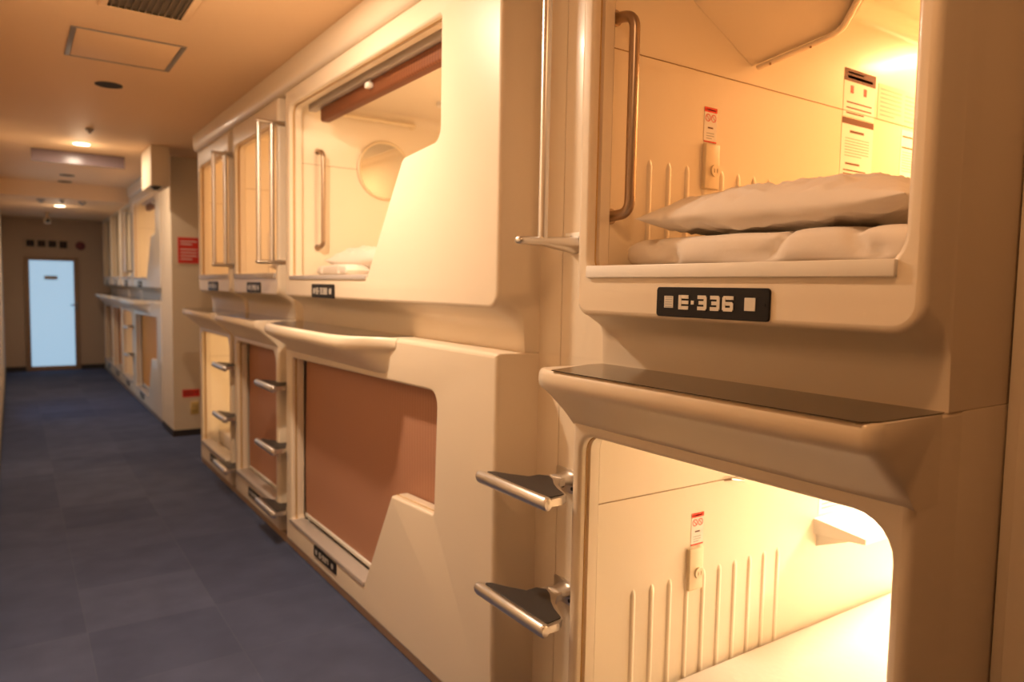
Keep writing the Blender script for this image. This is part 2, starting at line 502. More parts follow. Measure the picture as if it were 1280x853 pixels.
# ------------------------------------------------------------------ pod builders
def end_pod(y0, y1, ya, yb, hy0, hy1, upper, label, text, slant=0, lamp=9, state='open', detail=True, ztop=2.40, blindmat='reed', lcol=(1, .62, .30), xi=3.28):
    base = DZ if upper else 0
    t = thing('sleeping_pod', label, 'sleeping pod', (1.37, (y0 + y1) / 2, 1.2525 if upper else 0), 'end-opening sleeping pods')
    if upper: hole = rect(hy0, hy1, 1.497, ztop, .06, .035, .05, .05)
    else: hole = rect(hy0, hy1, .19, 1.07, .07, .03, .045, .075)
    hole = [hole[0], hole[1], hole[2], hole[3]]
    obj('shell', shell_mesh(y0 if slant else ya - .0015, y1, ya, yb, hole, upper, slant, XFL + .05 if slant else 1.56), [M['shell'], M['edge']], t)
    yi0, yi1 = hy0 - .02, hy1 + .022
    zi0, zi1 = (1.455, 2.44) if upper else (.16, 1.20)
    obj('liner', liner_mesh(hole, yi0, yi1, zi0, zi1, xi, base + .865,
        (1.45, 2.12, 10, zi0 + .02, base + .588) if detail else None), [M['liner'], M['seam']], t)
    # sill
    bm = bmesh.new()
    zs = 1.4965 if upper else .19
    box(bm, XF - .010, 1.289, hy0 + .008, hy1 - .004, zs - .015, zs + .015, .003)
    obj('sill', bm, M['sill'] if upper and y0 < 1 else M['sillgrey'], t)
    if text:
        number_plate(t, (hy0 + hy1) / 2 + .0, 1.427 if upper else .125, text, *((.302, .066) if upper else (.30, .056)))
    if not upper:
        ledge(t, [(ya - .0006, 1.122, 1), (ya + .006, 1.102, 1), (ya + .022, 1.089, 1), (yb - .10, 1.088, 1), (yb - .045, 1.090, 1), (yb - .01, 1.100, 1), (yb, 1.115, 1)], 0)
        slab(t, 'shelf_glass', M['glass'], [(1.300, ya + .001), (1.120, ya + .008), (1.087, ya + .022), (1.088, yb - .075), (1.262, yb - .01), (1.316, yb - .01), (1.316, ya + .004)], 1.2504, 1.2524 )
    if lamp:
        if y0 < 1: pod_lamp(t, 3.04, 1.14, zi1 - .035, 'z', lamp, size=(.16, .34), col=lcol)
        else: pod_lamp(t, 2.55, yi0 + .035, (zi1 - .22), 'y', lamp, col=lcol)
    if state == 'open' and detail:
        
        if upper and y0 < 1: bow_handle(t, 1.310, yi1, base + .430, base + .940, .0140, .062)
    if state == 'blind':
        blind_down(t, hole, blindmat)
    return t, (yi0, yi1, zi0, zi1)

def blind_down(t, hole, mk='reed', x=1.298):
    ys = [p[0] for p in hole]; zs = [p[1] for p in hole]
    y0, y1, z0, z1 = min(ys) - .006, max(ys) - .010, min(zs) + .03, max(zs) + .01
    bm = bmesh.new()
    ny = 24; nz = 10
    rings = []
    for s in (0, 1):
        rings.append([[bm.verts.new((x + s * .004 + .003 * math.sin(3 * i / ny + j * .5), y0 + (y1 - y0) * i / ny, z0 + (z1 - z0) * j / nz)) for j in range(nz + 1)] for i in range(ny + 1)])
    for s in (0, 1):
        g = rings[s]
        for i in range(ny):
            for j in range(nz): bm.faces.new((g[i][j], g[i + 1][j], g[i + 1][j + 1], g[i][j + 1]))
    a, b = rings
    for i in range(ny):
        for j in (0, nz): bm.faces.new((a[i][j], a[i + 1][j], b[i + 1][j], b[i][j]))
    for j in range(nz):
        for i in (0, ny): bm.faces.new((a[i][j], a[i][j + 1], b[i][j + 1], b[i][j]))
    bmesh.ops.recalc_face_normals(bm, faces=bm.faces)
    o = obj('blind', bm, M[mk], t); 
    bm = bmesh.new(); box(bm, x - .006, x + .010, y0, y1, z0 - .016, z0 + .004, .003)
    obj('bottom_rail', bm, M['whitep'], o)
    return o

def long_pod(y0, y1, ya, yb, off, upper, label, text, lamp=9, detail=True, state='open', blindmat='reed', lcol=(1, .70, .40)):
    t = thing('sleeping_pod', label, 'sleeping pod', (1.37, (y0 + y1) / 2, 1.2525 if upper else 0), 'side-opening sleeping pods')
    o_ = off
    if upper:
        hole = [(2.866 + o_, 1.487, .004), (3.895 + o_, 1.487, .02), (3.895 + o_, 2.385, .05), (2.245 + o_, 2.372, .012), (2.245 + o_, 1.955, .05), (2.535 + o_, 1.932, .05)]
    else:
        hole = [(2.877 + o_, .172, .004), (3.868 + o_, .172, .03), (3.868 + o_, 1.058, .03), (2.245 + o_, 1.082, .05), (2.262 + o_, .640, .012), (2.612 + o_, .622, .02)]
    obj('shell', shell_mesh(y0, y1, ya, yb, hole, upper, .012), [M['shell'], M['edge']], t)
    yi0, yi1 = ya + .04, 3.925 + o_
    zi0, zi1 = (1.44, 2.43) if upper else (.13, 1.20)
    base = DZ if upper else 0
    obj('liner', liner_mesh(hole, yi0, yi1, zi0, zi1, 2.32, base + .885), [M['liner'], M['seam']], t)
    zs = 1.487 if upper else .168
    bm = bmesh.new()
    box(bm, XF - .006, 1.289, 2.872 + o_, 3.885 + o_, zs - .011, zs + .010, .003)
    obj('sill', bm, M['sillgrey'], t)
    if text: number_plate(t, 3.379 + o_ if upper else 3.351 + o_, 1.421 if upper else .1225, text, .302, .066 if upper else .056)
    if upper:
        # rolled reed blind with head rail and cord clip
        bm = bmesh.new()
        yb0, yb1 = 2.23 + o_, 3.775 + o_
        if state == 'open':
            box(bm, 1.345, 1.400, yb0, yb1, 2.298, 2.372, .014, 0, 4)
            ro = obj('blind', bm, M['reeddark'], t)
            bm = bmesh.new(); box(bm, 1.318, 1.360, yb0, yb1 + .10, 2.366, 2.402, .004)
            obj('head_rail', bm, M['sillgrey'], ro)
            bm = bmesh.new(); box(bm, 1.318, 1.346, 3.09 + o_, 3.13 + o_, 2.328, 2.352, .005)
            tube(bm, [(1.335, 3.11 + o_, 2.348), (1.340, 3.11 + o_, 2.378)], .004, 8)
            obj('cord_clip', bm, M['whitep'], ro)
    else:
        if state == 'blind': blind_down(t, hole, blindmat)
        # ledge only over the far half, fading into the flat front
        ledge(t, [(2.575 + o_, 1.2185, 1), (2.63 + o_, 1.200, 1), (2.68 + o_, 1.135, 1), (2.72 + o_, 1.075, 1), (2.76 + o_, 1.050, 1), (2.85 + o_, 1.040, 1), (3.60 + o_, 1.040, 1), (3.74 + o_, 1.046, 1), (3.86 + o_, 1.085, 1), (3.93 + o_, 1.13, 1), (3.965 + o_, 1.18, 1)], 0)
        slab(t, 'shelf_glass', M['glass'], [(1.216, 2.62 + o_), (1.10, 2.76 + o_), (1.070, 2.88 + o_), (1.065, 3.62 + o_), (1.082, 3.76 + o_), (1.20, 3.95 + o_), (1.316, 3.95 + o_), (1.316, 2.62 + o_)], 1.2504, 1.2524)
    if lamp: pod_lamp(t, 1.85, yi0 + .5, zi1 - .035, 'z', lamp, size=(.3, .5), col=lcol)
    if state == 'open' and detail and upper:
        bow_handle(t, 1.385, yi1, 1.653, 2.172)
        bm = bmesh.new()
        cyl(bm, (1.775, yi1 + .001, 2.108), (1.775, yi1 - .012, 2.108), .156, .150, n=64)
        mo = obj('mirror', bm, M['mirror'], t)
        bm = bmesh.new()
        rr = [[(1.775 + math.cos(a) * r, yy, 2.108 + math.sin(a) * r) for a in [2 * PI * k / 64 for k in range(64)]] for r, yy in ((.165, yi1), (.165, yi1 - .014), (.158, yi1 - .018), (.150, yi1 - .0125))]
        loft(bm, rr); obj('mirror_rim', bm, M['ivory'], mo)
        bm = bmesh.new()
        tube(bm, [(1.475, yi1, 2.378), (1.475, yi1 - .04, 2.378), (1.95, yi1 - .04, 2.378), (1.95, yi1, 2.378)], .011, 12, bend=.015)
        for xx in (1.475, 1.95): cyl(bm, (xx, yi1, 2.378), (xx, yi1 - .008, 2.378), .018, n=20)
        obj('towel_rail', bm, M['ivory'], t)
        # smoke sensor on pod ceiling
        bm = bmesh.new()
        cyl(bm, (1.93, 3.50, 2.432), (1.93, 3.50, 2.412), .045, .040, n=28)
        cyl(bm, (1.93, 3.50, 2.412), (1.93, 3.50, 2.395), .020, .014, n=20, mi=0)
        so = obj('smoke_sensor', bm, M['whitep'], t)
        bm = bmesh.new(); box(bm, 1.965, 2.0, 3.49, 3.51, 2.409, 2.416, .001); obj('red_tag', bm, M['redink'], so)
    return t, (yi0, yi1, zi0, zi1)

# ------------------------------------------------------------------ steps and rails
def step(name, label, yc, z, group):
    t = thing(name, label, 'foot step', (XFL, yc + .01, z), group)
    x = 1.147; ya, yb = yc - .172, yc + .172
    # tread body (metal) with waist and neck to the wall plate
    plan = [(x + .004, yb), (x + .030, yb - .004), (x + .052, yb - .045), (x + .078, yb - .10), (x + .110, yb - .150), (x + .150, yc + .045), (x + .178, yc + .040),
            (x + .178, yc - .022), (x + .150, yc - .030), (x + .118, yc - .062), (x + .096, yc - .105), (x + .075, ya + .020), (x + .050, ya + .002), (x + .004, ya)]
    bm = bmesh.new()
    f = fillet([(a, b, .010) for a, b in plan], 4)
    loft(bm, [[(a, b, z - .016) for a, b in f], [(a, b, z + .004) for a, b in f]], True, True)
    bmesh.ops.recalc_face_normals(bm, faces=bm.faces)
    tube(bm, [(x + .165, yc + .010, z - .006), (x + .20, yc + .016, z - .008), (XFL - .001, yc + .022, z - .012)], [.030, .032, .040], 20, sx=1, sz=.55)
    obj('tread', bm, M['alu'], t)
    bm = bmesh.new()
    g = fillet([(a, b, .006) for a, b in [(x + .016, yb - .012), (x + .036, yb - .022), (x + .062, yb - .075), (x + .095, yb - .125), (x + .132, yc + .050), (x + .150, yc + .022),
                (x + .138, yc - .010), (x + .108, yc - .055), (x + .088, yc - .095), (x + .070, ya + .022), (x + .016, ya + .014)]], 4)
    loft(bm, [[(a, b, z + .0035) for a, b in g], [(a, b, z + .0065) for a, b in g]], True, True)
    bmesh.ops.recalc_face_normals(bm, faces=bm.faces)
    obj('grip_pad', bm, M['pad'], t)
    bm = bmesh.new()
    # rounded nose bar
    secs = []
    for yy, s in ((ya - .002, .72), (ya + .003, .95), (ya + .010, 1), (yb - .012, 1), (yb - .003, .9), (yb + .003, .6)):
        secs.append([(x + math.cos(a) * .0165 * s, yy, z - .008 + math.sin(a) * .0195 * s) for a in [2 * PI * k / 20 for k in range(20)]])
    loft(bm, secs, True, True); bmesh.ops.recalc_face_normals(bm, faces=bm.faces)
    obj('nose_bar', bm, M['alu'], t, ang=50)
    bm = bmesh.new()
    box(bm, XFL - .006, XFL + .0005, yc - .035, yc + .08, z - .055, z + .018, .002)
    for yy in (yc, yc + .045): cyl(bm, (XFL - .006, yy, z - .038), (XFL - .009, yy, z - .038), .006, n=14, mi=1)
    obj('mounting_plate', bm, [M['alu'], M['dark']], t)
    return t

def grab_rail(label, yc, bars, z0, z1, tip=1.145, group='grab rails beside the upper pods'):
    t = thing('grab_rail', label, 'grab rail', (XFL, yc, z0), group)
    for x, dy in bars:
        bm = bmesh.new(); tube(bm, [(x, yc + dy, z0 + .002), (x, yc + dy, z1 - .002)], .0135, 18)
        bb = obj('upright', bm, M['alu'], t, ang=60)
    for zz in (z0, z1):
        bm = bmesh.new()
        pts = [(tip - .004, yc - .004, zz), (tip, yc - .003, zz), (tip + .01, yc - .002, zz), (tip + .09, yc, zz), (tip + .13, yc + .008, zz - .001), (XFL - .001, yc + .030, zz - .002)]
        tube(bm, pts, [.008, .014, .0165, .017, .024, .036], 18, sz=.72)
        a = obj('arm', bm, M['alu'], t, ang=60)
        bm = bmesh.new(); box(bm, XFL - .005, XFL + .0005, yc - .025, yc + .075, zz - .015, zz + .035, .002)
        for yy in (yc + .002, yc + .045): cyl(bm, (XFL - .005, yy, zz + .020), (XFL - .008, yy, zz + .020), .005, n=14, mi=1)
        obj('mounting_plate', bm, [M['whitep'], M['dark']], a)
    return t

# ================================================================== SETTING
def struct(name, bm, m, smooth=False): 
    return obj(name, bm, m, smooth=smooth, kind='structure')
YE = 13.85; YB = -2.2; XR = 3.5; XL = -.12; ZC = 2.60; ZL = 2.415; YD = 10.24
bm = bmesh.new(); box(bm, XL - .1, XR, YB - .1, YE + .1, -.1, 0); struct('floor', bm, M['carpet'])
bm = bmesh.new(); box(bm, XL - .1, XR, YB - .1, YD, ZC, ZC + .1); box(bm, XL - .1, XR, YD, YE + .1, ZL, ZC + .1, 0); struct('ceiling', bm, M['ceiling'])
# left wall with a frosted window added to cast faint blue on the far pods
bm = bmesh.new()
box(bm, XL - .1, XL, YB, 8.9, 0, ZC); box(bm, XL - .1, XL, 10.1, YE, 0, ZC); box(bm, XL - .1, XL, 8.9, 10.1, 0, .35); box(bm, XL - .1, XL, 8.9, 10.1, 2.0, ZC)
struct('wall_left', bm, M['wall'])
bm = bmesh.new(); box(bm, XL - .06, XL - .045, 8.95, 10.05, .40, 1.95, 0, 0)
for a in ((8.9, 8.95, .35, 2.0), (10.05, 10.1, .35, 2.0), (8.9, 10.1, .35, .40), (8.9, 10.1, 1.95, 2.0)): box(bm, XL - .08, XL - .01, a[0], a[1], a[2], a[3], 0, 1)
struct('fill_window_1', bm, [M['fillglass'], M['frame']])
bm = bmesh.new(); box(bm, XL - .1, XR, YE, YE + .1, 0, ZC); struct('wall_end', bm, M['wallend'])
bm = bmesh.new(); box(bm, XL - .1, XR, YB - .1, YB, 0, ZC); struct('wall_back', bm, M['wall'])
bm = bmesh.new(); box(bm, XR, XR + .1, YB, YE, 0, ZC); struct('wall_right', bm, M['wall'])
# near pilaster and wall beyond the front pods
bm = bmesh.new(); box(bm, 1.545, 1.62, .574, .5975, 0, ZC, .003); box(bm, 1.535, 1.62, YB, .5735, 0, ZC, 0); struct('trim_1', bm, M['shell'], True)
# header over the pods
bm = bmesh.new()
prof = [(1.50, 2.474), (1.235, 2.474), (1.222, 2.478), (1.212, 2.486), (1.205, 2.50), (1.20, 2.53), (1.20, ZC), (1.50, ZC)]
loft(bm, [[(a, y, b) for a, b in prof] for y in (.05, 6.25)], True, True); bmesh.ops.recalc_face_normals(bm, faces=bm.faces)
struct('trim_2', bm, M['shell'], True)
bm = bmesh.new()
loft(bm, [[(a, y, b) for a, b in prof[:-2] + [(1.20, ZC if y < 10 else ZC), (1.50, ZC)]] for y in (7.95, YE)], True, True); bmesh.ops.recalc_face_normals(bm, faces=bm.faces)
struct('trim_3', bm, M['shell'], True)
# column with the signs, and alcove back
bm = bmesh.new(); box(bm, 1.22, XR, 7.376, 7.95, 0, ZC); struct('wall_column', bm, M['wall'])
bm = bmesh.new(); box(bm, 2.40, 2.5, 6.27, 7.376, 0, ZC); struct('wall_alcove', bm, M['wall'])
bm = bmesh.new(); box(bm, 1.212, 1.221, 7.368, 7.95, 0, .06); box(bm, 1.212, 2.40, 7.366, 7.375, 0, .06); struct('baseboard_column', bm, M['base'])
bm = bmesh.new(); box(bm, XL, .150, YE - .012, YE - .001, 0, .07); box(bm, .90, 1.4, YE - .012, YE - .001, 0, .07); struct('baseboard_end', bm, M['base'])
bm = bmesh.new(); box(bm, XL + .001, XL + .010, YB, YE - .02, 0, .05); struct('baseboard_left', bm, M['base'])
bm = bmesh.new(); box(bm, 1.240, 1.30, .53, 6.25, 0, .044); box(bm, 1.240, 1.30, 7.96, YE - .02, 0, .044); struct('baseboard_right', bm, M['plinth'])

# end door
bm = bmesh.new()
fx0, fx1, zt = .158, .888, 1.81
for a in ((fx0, fx0 + .065, .0, zt), (fx1 - .065, fx1, .0, zt), (fx0 + .065, fx1 - .065, zt - .055, zt), (fx0 + .065, fx1 - .065, 0, .07)):
    box(bm, a[0], a[1], YE - .05, YE - .001, a[2], a[3], .004)
df = struct('door_1', bm, M['frame'], True)
bm = bmesh.new(); box(bm, fx0 + .065, fx1 - .065, YE - .03, YE - .016, .07, zt - .055)
dg = obj('door_glass', bm, M['doorglass'], df, smooth=False)
bm = bmesh.new(); box(bm, .42, .60, YE - .034, YE - .0305, 1.455, 1.515, 0, 0)
for k in range(4): box(bm, .435 + k * .04, .460 + k * .04, YE - .036, YE - .034, 1.475, 1.497, 0, 1)
obj('door_sign', bm, [M['grey'], M['whiteink']], df, smooth=False)
bm = bmesh.new(); box(bm, .838, .872, YE - .06, YE - .05, .96, 1.10, .003)
tube(bm, [(.855, YE - .055, 1.05), (.855, YE - .10, 1.05), (.765, YE - .10, 1.05)], .010, 10, bend=.015)
obj('door_handle', bm, M['grey'], df)

# ================================================================== PODS
lamp_hi = 9
p336u, cav = end_pod(.528, 1.746, .600, 1.492, .640, 1.445, True, 'upper cream pod nearest the camera with black E-336 plate, pillow inside', 'E-336', slant=0, lamp=18, lcol=(1, .54, .22))
p336l, cavl = end_pod(.528, 1.746, .600, 1.492, .632, 1.457, False, 'lower cream pod nearest the camera, brightly lit inside under the dark glass shelf', None, slant=0, lamp=34, lcol=(1, .86, .66))
p338u, cav8 = long_pod(1.746, 4.05, 1.862, 3.965, 0, True, 'wide upper pod with cut-out front, rolled brown blind and round mirror inside', 'E-338', lamp=11, lcol=(1, .72, .44))
p338l, cav8l = long_pod(1.746, 4.05, 1.862, 3.965, 0, False, 'wide lower pod with cut-out front, its opening closed by a brown reed blind', 'E-337', lamp=0, state='blind')
p3u, cav3 = end_pod(4.05, 5.15, 4.095, 5.085, 4.13, 5.04, True, 'narrow upper pod next beyond the wide pod with the mirror, two grab bars in front', 'E-340', slant=.03, lamp=20, ztop=2.345, lcol=(1, .60, .27))
p3l, cav3l = end_pod(4.05, 5.15, 4.095, 5.085, 4.15, 5.02, False, 'narrow lower pod with a brown blind down behind three foot steps', 'E-339', slant=.03, lamp=0, state='blind', detail=False)
p4u, cav4 = end_pod(5.15, 6.25, 5.19, 6.185, 5.22, 6.14, True, 'last narrow upper pod of the front row, beside the red sign', 'E-342', slant=.03, lamp=20, ztop=2.345, lcol=(1, .60, .27))
p4l, cav4l = end_pod(5.15, 6.25, 5.19, 6.185, 5.23, 6.13, False, 'last narrow lower pod of the front row, open and lit', 'E-341', slant=.03, lamp=20, detail=False, lcol=(1, .74, .42))
# far row beyond the column
OF = 6.05
long_pod(7.96, 10.10, 7.99, 10.015, OF, True, 'upper pod just beyond the column in the far row, lit through its cut-out front', 'E-344', lamp=9, detail=False)
long_pod(7.96, 10.10, 7.99, 10.015, OF, False, 'lower pod just beyond the column in the far row, ochre blind down', 'E-343', lamp=0, state='blind', blindmat='orange')
far = [(10.10, 'second', 'E-346', 'E-345'), (11.25, 'third', 'E-348', 'E-347'), (12.40, 'last', 'E-350', 'E-349')]
for i, (y, w, a, b) in enumerate(far):
    y1_ = y + 1.15
    end_pod(y, y1_, y + .04, y1_ - .06, y + .08, y1_ - .12, True, '%s upper pod of the far row, %s' % (w, ('pale blind down behind a bright bar', 'pale blind down, seen edge on', 'closed with a pale blind near the end door')[i]), a, slant=.03, lamp=0, state='blind', detail=False, blindmat='ivory')
    end_pod(y, y1_, y + .04, y1_ - .06, y + .08, y1_ - .12, False, '%s lower pod of the far row, %s' % (w, ('open with light inside, beside foot steps', 'ochre blind down', 'ochre blind down nearest the end door')[i]), b, slant=.03, lamp=6 if i == 0 else 0, state='open' if i == 0 else 'blind', detail=False, blindmat='orange')

# --- inside the nearest upper pod: overhead console
YW = cav[1]
def console(parent, dz=0):
    """overhead box: sloping underside that meets the far wall, with a rim along its low edge"""
    Yf = YW - .001
    under = [(1.36, Yf, 2.385), (1.866, Yf, 2.135), (1.900, 1.232, 2.178), (1.903, 1.206, 2.192), (1.902, 1.188, 2.215), (1.900, 1.10, 2.36), (1.898, 1.085, 2.435), (1.36, 1.085, 2.435)]
    back = [(1.60, Yf, 2.435), (1.900, Yf, 2.150), (1.934, 1.238, 2.192), (1.937, 1.206, 2.205), (1.936, 1.180, 2.222), (1.934, 1.092, 2.36), (1.932, 1.078, 2.437), (1.60, 1.078, 2.437)]
    bm = bmesh.new(); loft(bm, [under, back], True, True); bmesh.ops.recalc_face_normals(bm, faces=bm.faces)
    o = obj('overhead_console', bm, M['liner'], parent, ang=25)
    bm = bmesh.new()
    tube(bm, [(1.872, 1.45, 2.128), (1.900, 1.232, 2.168), (1.904, 1.200, 2.182), (1.902, 1.178, 2.212), (1.900, 1.085, 2.362), (1.90, 1.07, 2.43)], .0125, 14, bend=.012, sx=1.0, sz=.6)
    obj('rim', bm, M['liner'], o, ang=60)
    for (x, y, z) in ((1.875, 1.405, 2.1265), (1.893, 1.285, 2.1485)):
        bm = bmesh.new(); cyl(bm, (x - .004, y, z + .008), (x - .006, y, z - .0005), .0032, n=10)
        obj('screw', bm, M['seam'], o)
    return o
console(p336u)
socket(p336u, 1.690, YW, 1.815)
socket(p336l, 1.700, cavl[1], .607)
# small bracket shelf in the lower pod
bm = bmesh.new(); yw = cavl[1]
loft(bm, [[(2.32, yw, .605), (2.95, yw, .605), (2.95, yw - .17, .605), (2.36, yw - .17, .605)], [(2.32, yw, .660), (2.95, yw, .660), (2.95, yw - .17, .625), (2.36, yw - .17, .625)]], True, True)
bmesh.ops.recalc_face_normals(bm, faces=bm.faces)
loft(bm, [[(2.34, yw, .605), (2.34, yw - .12, .605), (2.34, yw, .555)], [(2.37, yw, .605), (2.37, yw - .12, .605), (2.37, yw, .555)]], True, True)
obj('wall_shelf', bm, M['whitep'], p336l, smooth=False)
# cord hook on the lower pod's ceiling joint
bm = bmesh.new(); tube(bm, [(1.83, yw, .862), (1.84, yw - .02, .868), (1.90, yw - .02, .855), (1.925, yw, .850)], .003, 8); obj('hook', bm, M['chrome'], p336l)
# ceiling louvre in upper near pod and in the mirror pod
bm = bmesh.new()
for k in range(9): box(bm, 2.70 + k * .028, 2.712 + k * .028, .95, 1.40, 2.424, 2.44, .002)
obj('air_louvre', bm, M['whitep'], p336u)
bm = bmesh.new()
for k in range(12): box(bm, 1.9 + k * .03, 1.912 + k * .03, 2.3, 3.2, 2.414, 2.43, .002)
obj('air_louvre', bm, M['whitep'], p338u)

# ================================================================== NOTICES
def notice(name, label, cat, x0, x1, z0, z1, yw, marks, m='paper', group=None, th=.0012):
    """paper on a wall facing the camera side (-y); marks in unit coords (a0,a1,b0,b1,material)"""
    mats = [M[m]] + [M[k] for k in ('ink', 'pinkink', 'redink', 'whiteink', 'squaregrey')]
    idx = {'ink': 1, 'pinkink': 2, 'redink': 3, 'whiteink': 4, 'squaregrey': 5}
    bm = bmesh.new(); box(bm, x0, x1, yw - th, yw - .0002, z0, z1)
    for a0, a1, b0, b1, k in marks:
        box(bm, x0 + (x1 - x0) * a0, x0 + (x1 - x0) * a1, yw - th - .0005, yw - th, z0 + (z1 - z0) * b0, z0 + (z1 - z0) * b1, 0, idx[k])
    o = obj(name, bm, mats, smooth=False)
    return tag(o, label, cat, group)
def lines(a0, a1, b0, b1, n, k, fill=.5):
    out = []
    for i in range(n):
        b = b1 - (b1 - b0) * (i + .5) / n; h = (b1 - b0) / n * fill / 2
        out.append((a0, a0 + (a1 - a0) * (1 if i < n - 1 else .7), b - h, b + h, k))
    return out
notice('notice', 'notice with dark header and two red marks, topmost on the upper pod wall', 'notice', 2.352, 2.545, 2.062, 2.222, YW, [(0, 1, .74, 1, 'ink'), (.1, .9, .80, .86, 'pinkink'), (.1, .6, .90, .94, 'pinkink'), (.20, .30, .50, .66, 'redink'), (.62, .72, .50, .66, 'redink')] + lines(.1, .9, .02, .36, 3, 'ink', .25), group='notices on the near upper pod wall')
notice('notice', 'tall pale notice with dark top band, below the one with red marks', 'notice', 2.350, 2.545, 1.845, 2.058, YW, [(0, 1, .90, 1, 'ink'), (.25, .7, .77, .81, 'ink')] + lines(.12, .88, .38, .70, 7, 'pinkink', .3) + [(.15, .6, .26, .29, 'ink'), (.1, .8, .16, .18, 'ink'), (.1, .9, .10, .12, 'ink')], group='notices on the near upper pod wall')
notice('notice', 'wide buff notice of faint text by the light patch on the pod wall', 'notice', 2.565, 2.90, 2.078, 2.205, YW, lines(.05, .47, .1, .92, 7, 'pinkink', .35) + lines(.55, .95, .1, .92, 7, 'pinkink', .35), m='paperpink', group='notices on the near upper pod wall')
notice('notice', 'small white notice with two dark headings, lowest and deepest in the near upper pod', 'notice', 2.735, 2.86, 1.845, 2.065, YW, [(.05, .95, .88, .905, 'ink'), (.05, .9, .70, .725, 'ink')] + lines(.1, .9, .3, .66, 8, 'pinkink', .3), group='notices on the near upper pod wall')
def sticker(label, x, z, yw):
    ms = [(0, 1, .86, 1, 'redink'), (.15, .85, .91, .94, 'whiteink'), (0, 1, 0, .04, 'redink'), (.3, .7, .40, .44, 'ink')]
    o = notice('warning_sticker', label, 'sticker', x - .027, x + .027, z - .05, z + .05, yw, ms + lines(.2, .8, .08, .30, 3, 'squaregrey', .3))
    return o
def stickerrings(o_x, z, yw, o):
    bm = bmesh.new()
    for dx in (-.012, .012):
        for k in range(20):
            a0, a1 = 2 * PI * k / 20, 2 * PI * (k + 1) / 20
            c = Vector((o_x + dx, yw - .0019, z + .020))
            p = lambda r, a: c + Vector((r * math.cos(a), 0, r * math.sin(a)))
            bm.faces.new([bm.verts.new(q) for q in (p(.011, a0), p(.011, a1), p(.0088, a1), p(.0088, a0))])
        v = [c + Vector(q) for q in ((-.0072, 0, .0058), (-.0058, 0, .0072), (.0072, 0, -.0058), (.0058, 0, -.0072))]
        bm.faces.new([bm.verts.new(q) for q in v])
    obj('prohibition_symbols', bm, M['redink'], o, smooth=False)
s = sticker('red-topped warning sticker above the socket in the near upper pod', 1.689, 1.935, YW); stickerrings(1.689, 1.935, YW, s)
s = sticker('red-topped warning sticker above the socket in the near lower pod', 1.712, .728, cavl[1]); stickerrings(1.712, .728, cavl[1], s)
notice('notice', 'pale notice above the white bracket shelf in the near lower pod', 'notice', 2.345, 2.56, .668, .80, cavl[1], lines(.08, .9, .1, .9, 7, 'pinkink', .35))
notice('notice', 'white notice with a red band above the bracket shelf in the near lower pod', 'notice', 2.60, 2.90, .68, .80, cavl[1], [(0, 1, 0, .22, 'redink')] + lines(.1, .9, .35, .9, 4, 'pinkink', .3))

# signs on the column wall
o = notice('wall_sign', 'red sign with pale lettering on the cream column wall', 'sign', 1.275, 1.455, 1.628, 1.868, 7.376, lines(.12, .92, .68, .90, 2, 'whiteink', .35) + lines(.12, .92, .10, .60, 4, 'whiteink', .30), m='red', th=.004)
o = notice('wall_sign', 'small dark red plate low on the column wall above the yellow socket', 'sign', 1.298, 1.450, .368, .440, 7.376, lines(.1, .9, .2, .8, 2, 'ink', .3), m='red', th=.004)
bm = bmesh.new(); box(bm, 1.366, 1.440, 7.364, 7.376, .200, .320, .004)
for zz in (.235, .285):
    for s in (-1, 1): box(bm, 1.403 + s * .012 - .002, 1.403 + s * .012 + .002, 7.3632, 7.3645, zz - .01, zz + .01, 0, 1)
tag(obj('power_outlet', bm, [M['yellow'], M['dark']]), 'yellow power outlet low on the column wall', 'outlet')
# signs over end door
t = thing('wall_sign', 'long plate of four dark characters above the end door', 'sign', (.46, YE - .02, 2.0))
bm = bmesh.new(); box(bm, .15, .80, YE - .012, YE - .001, 1.930, 2.110, .003); obj('backing', bm, M['wallend'], t)
for k in range(4):
    bm = bmesh.new(); xx = .195 + k * .148
    box(bm, xx, xx + .105, YE - .020, YE - .012, 1.972 - .012 * (k == 3), 2.072, .002)
    # plain strokes suggesting the character
    for q in range(3): box(bm, xx + .02, xx + .085, YE - .022, YE - .020, 1.99 + q * .026, 1.996 + q * .026, 0, 1)
    box(bm, xx + .048, xx + .055, YE - .022, YE - .020, 1.985, 2.055, 0, 1)
    obj('character', bm, [M['dark'], M['ink']], t, smooth=False)
bm = bmesh.new(); cyl(bm, (.930, YE - .001, 2.01), (.930, YE - .035, 2.01), .072, .066, n=32); cyl(bm, (.930, YE - .035, 2.01), (.930, YE - .045, 2.01), .03, .02, n=20)
tag(obj('alarm_bell', bm, M['darkred']), 'dark red round alarm beside the sign over the end door', 'alarm')

# ================================================================== STEPS, RAILS
names = {0: 'top', 1: 'middle', 2: 'lowest'}
for yc, w in ((1.665, 'beside the nearest pods'), (4.105, 'in front of the closed narrow lower pod'), (5.19, 'in front of the open narrow lower pod')):
    for i, z in enumerate((.893, .548, .20)):
        step('foot_step', '%s dark-topped metal foot step %s' % (names[i], w), yc, z, 'foot steps up to the upper pods')
for i, z in enumerate((.893, .548)):
    step('foot_step', '%s metal foot step in the far row beyond the column' % ('upper' if i == 0 else 'lower'), 10.10, z, 'foot steps of the far row')
grab_rail('metal grab rail with single upright left of the pillow pod opening', 1.655, [(1.232, .002)], 1.583, 2.42)
grab_rail('two-bar metal grab rail just beyond the wide pod with the mirror', 4.10, [(1.118, .0), (1.190, -.0)], 1.572, 2.33, tip=1.105)
grab_rail('two-bar metal grab rail on the last front-row pod by the red sign', 5.17, [(1.118, .0), (1.190, -.0)], 1.572, 2.31, tip=1.105)
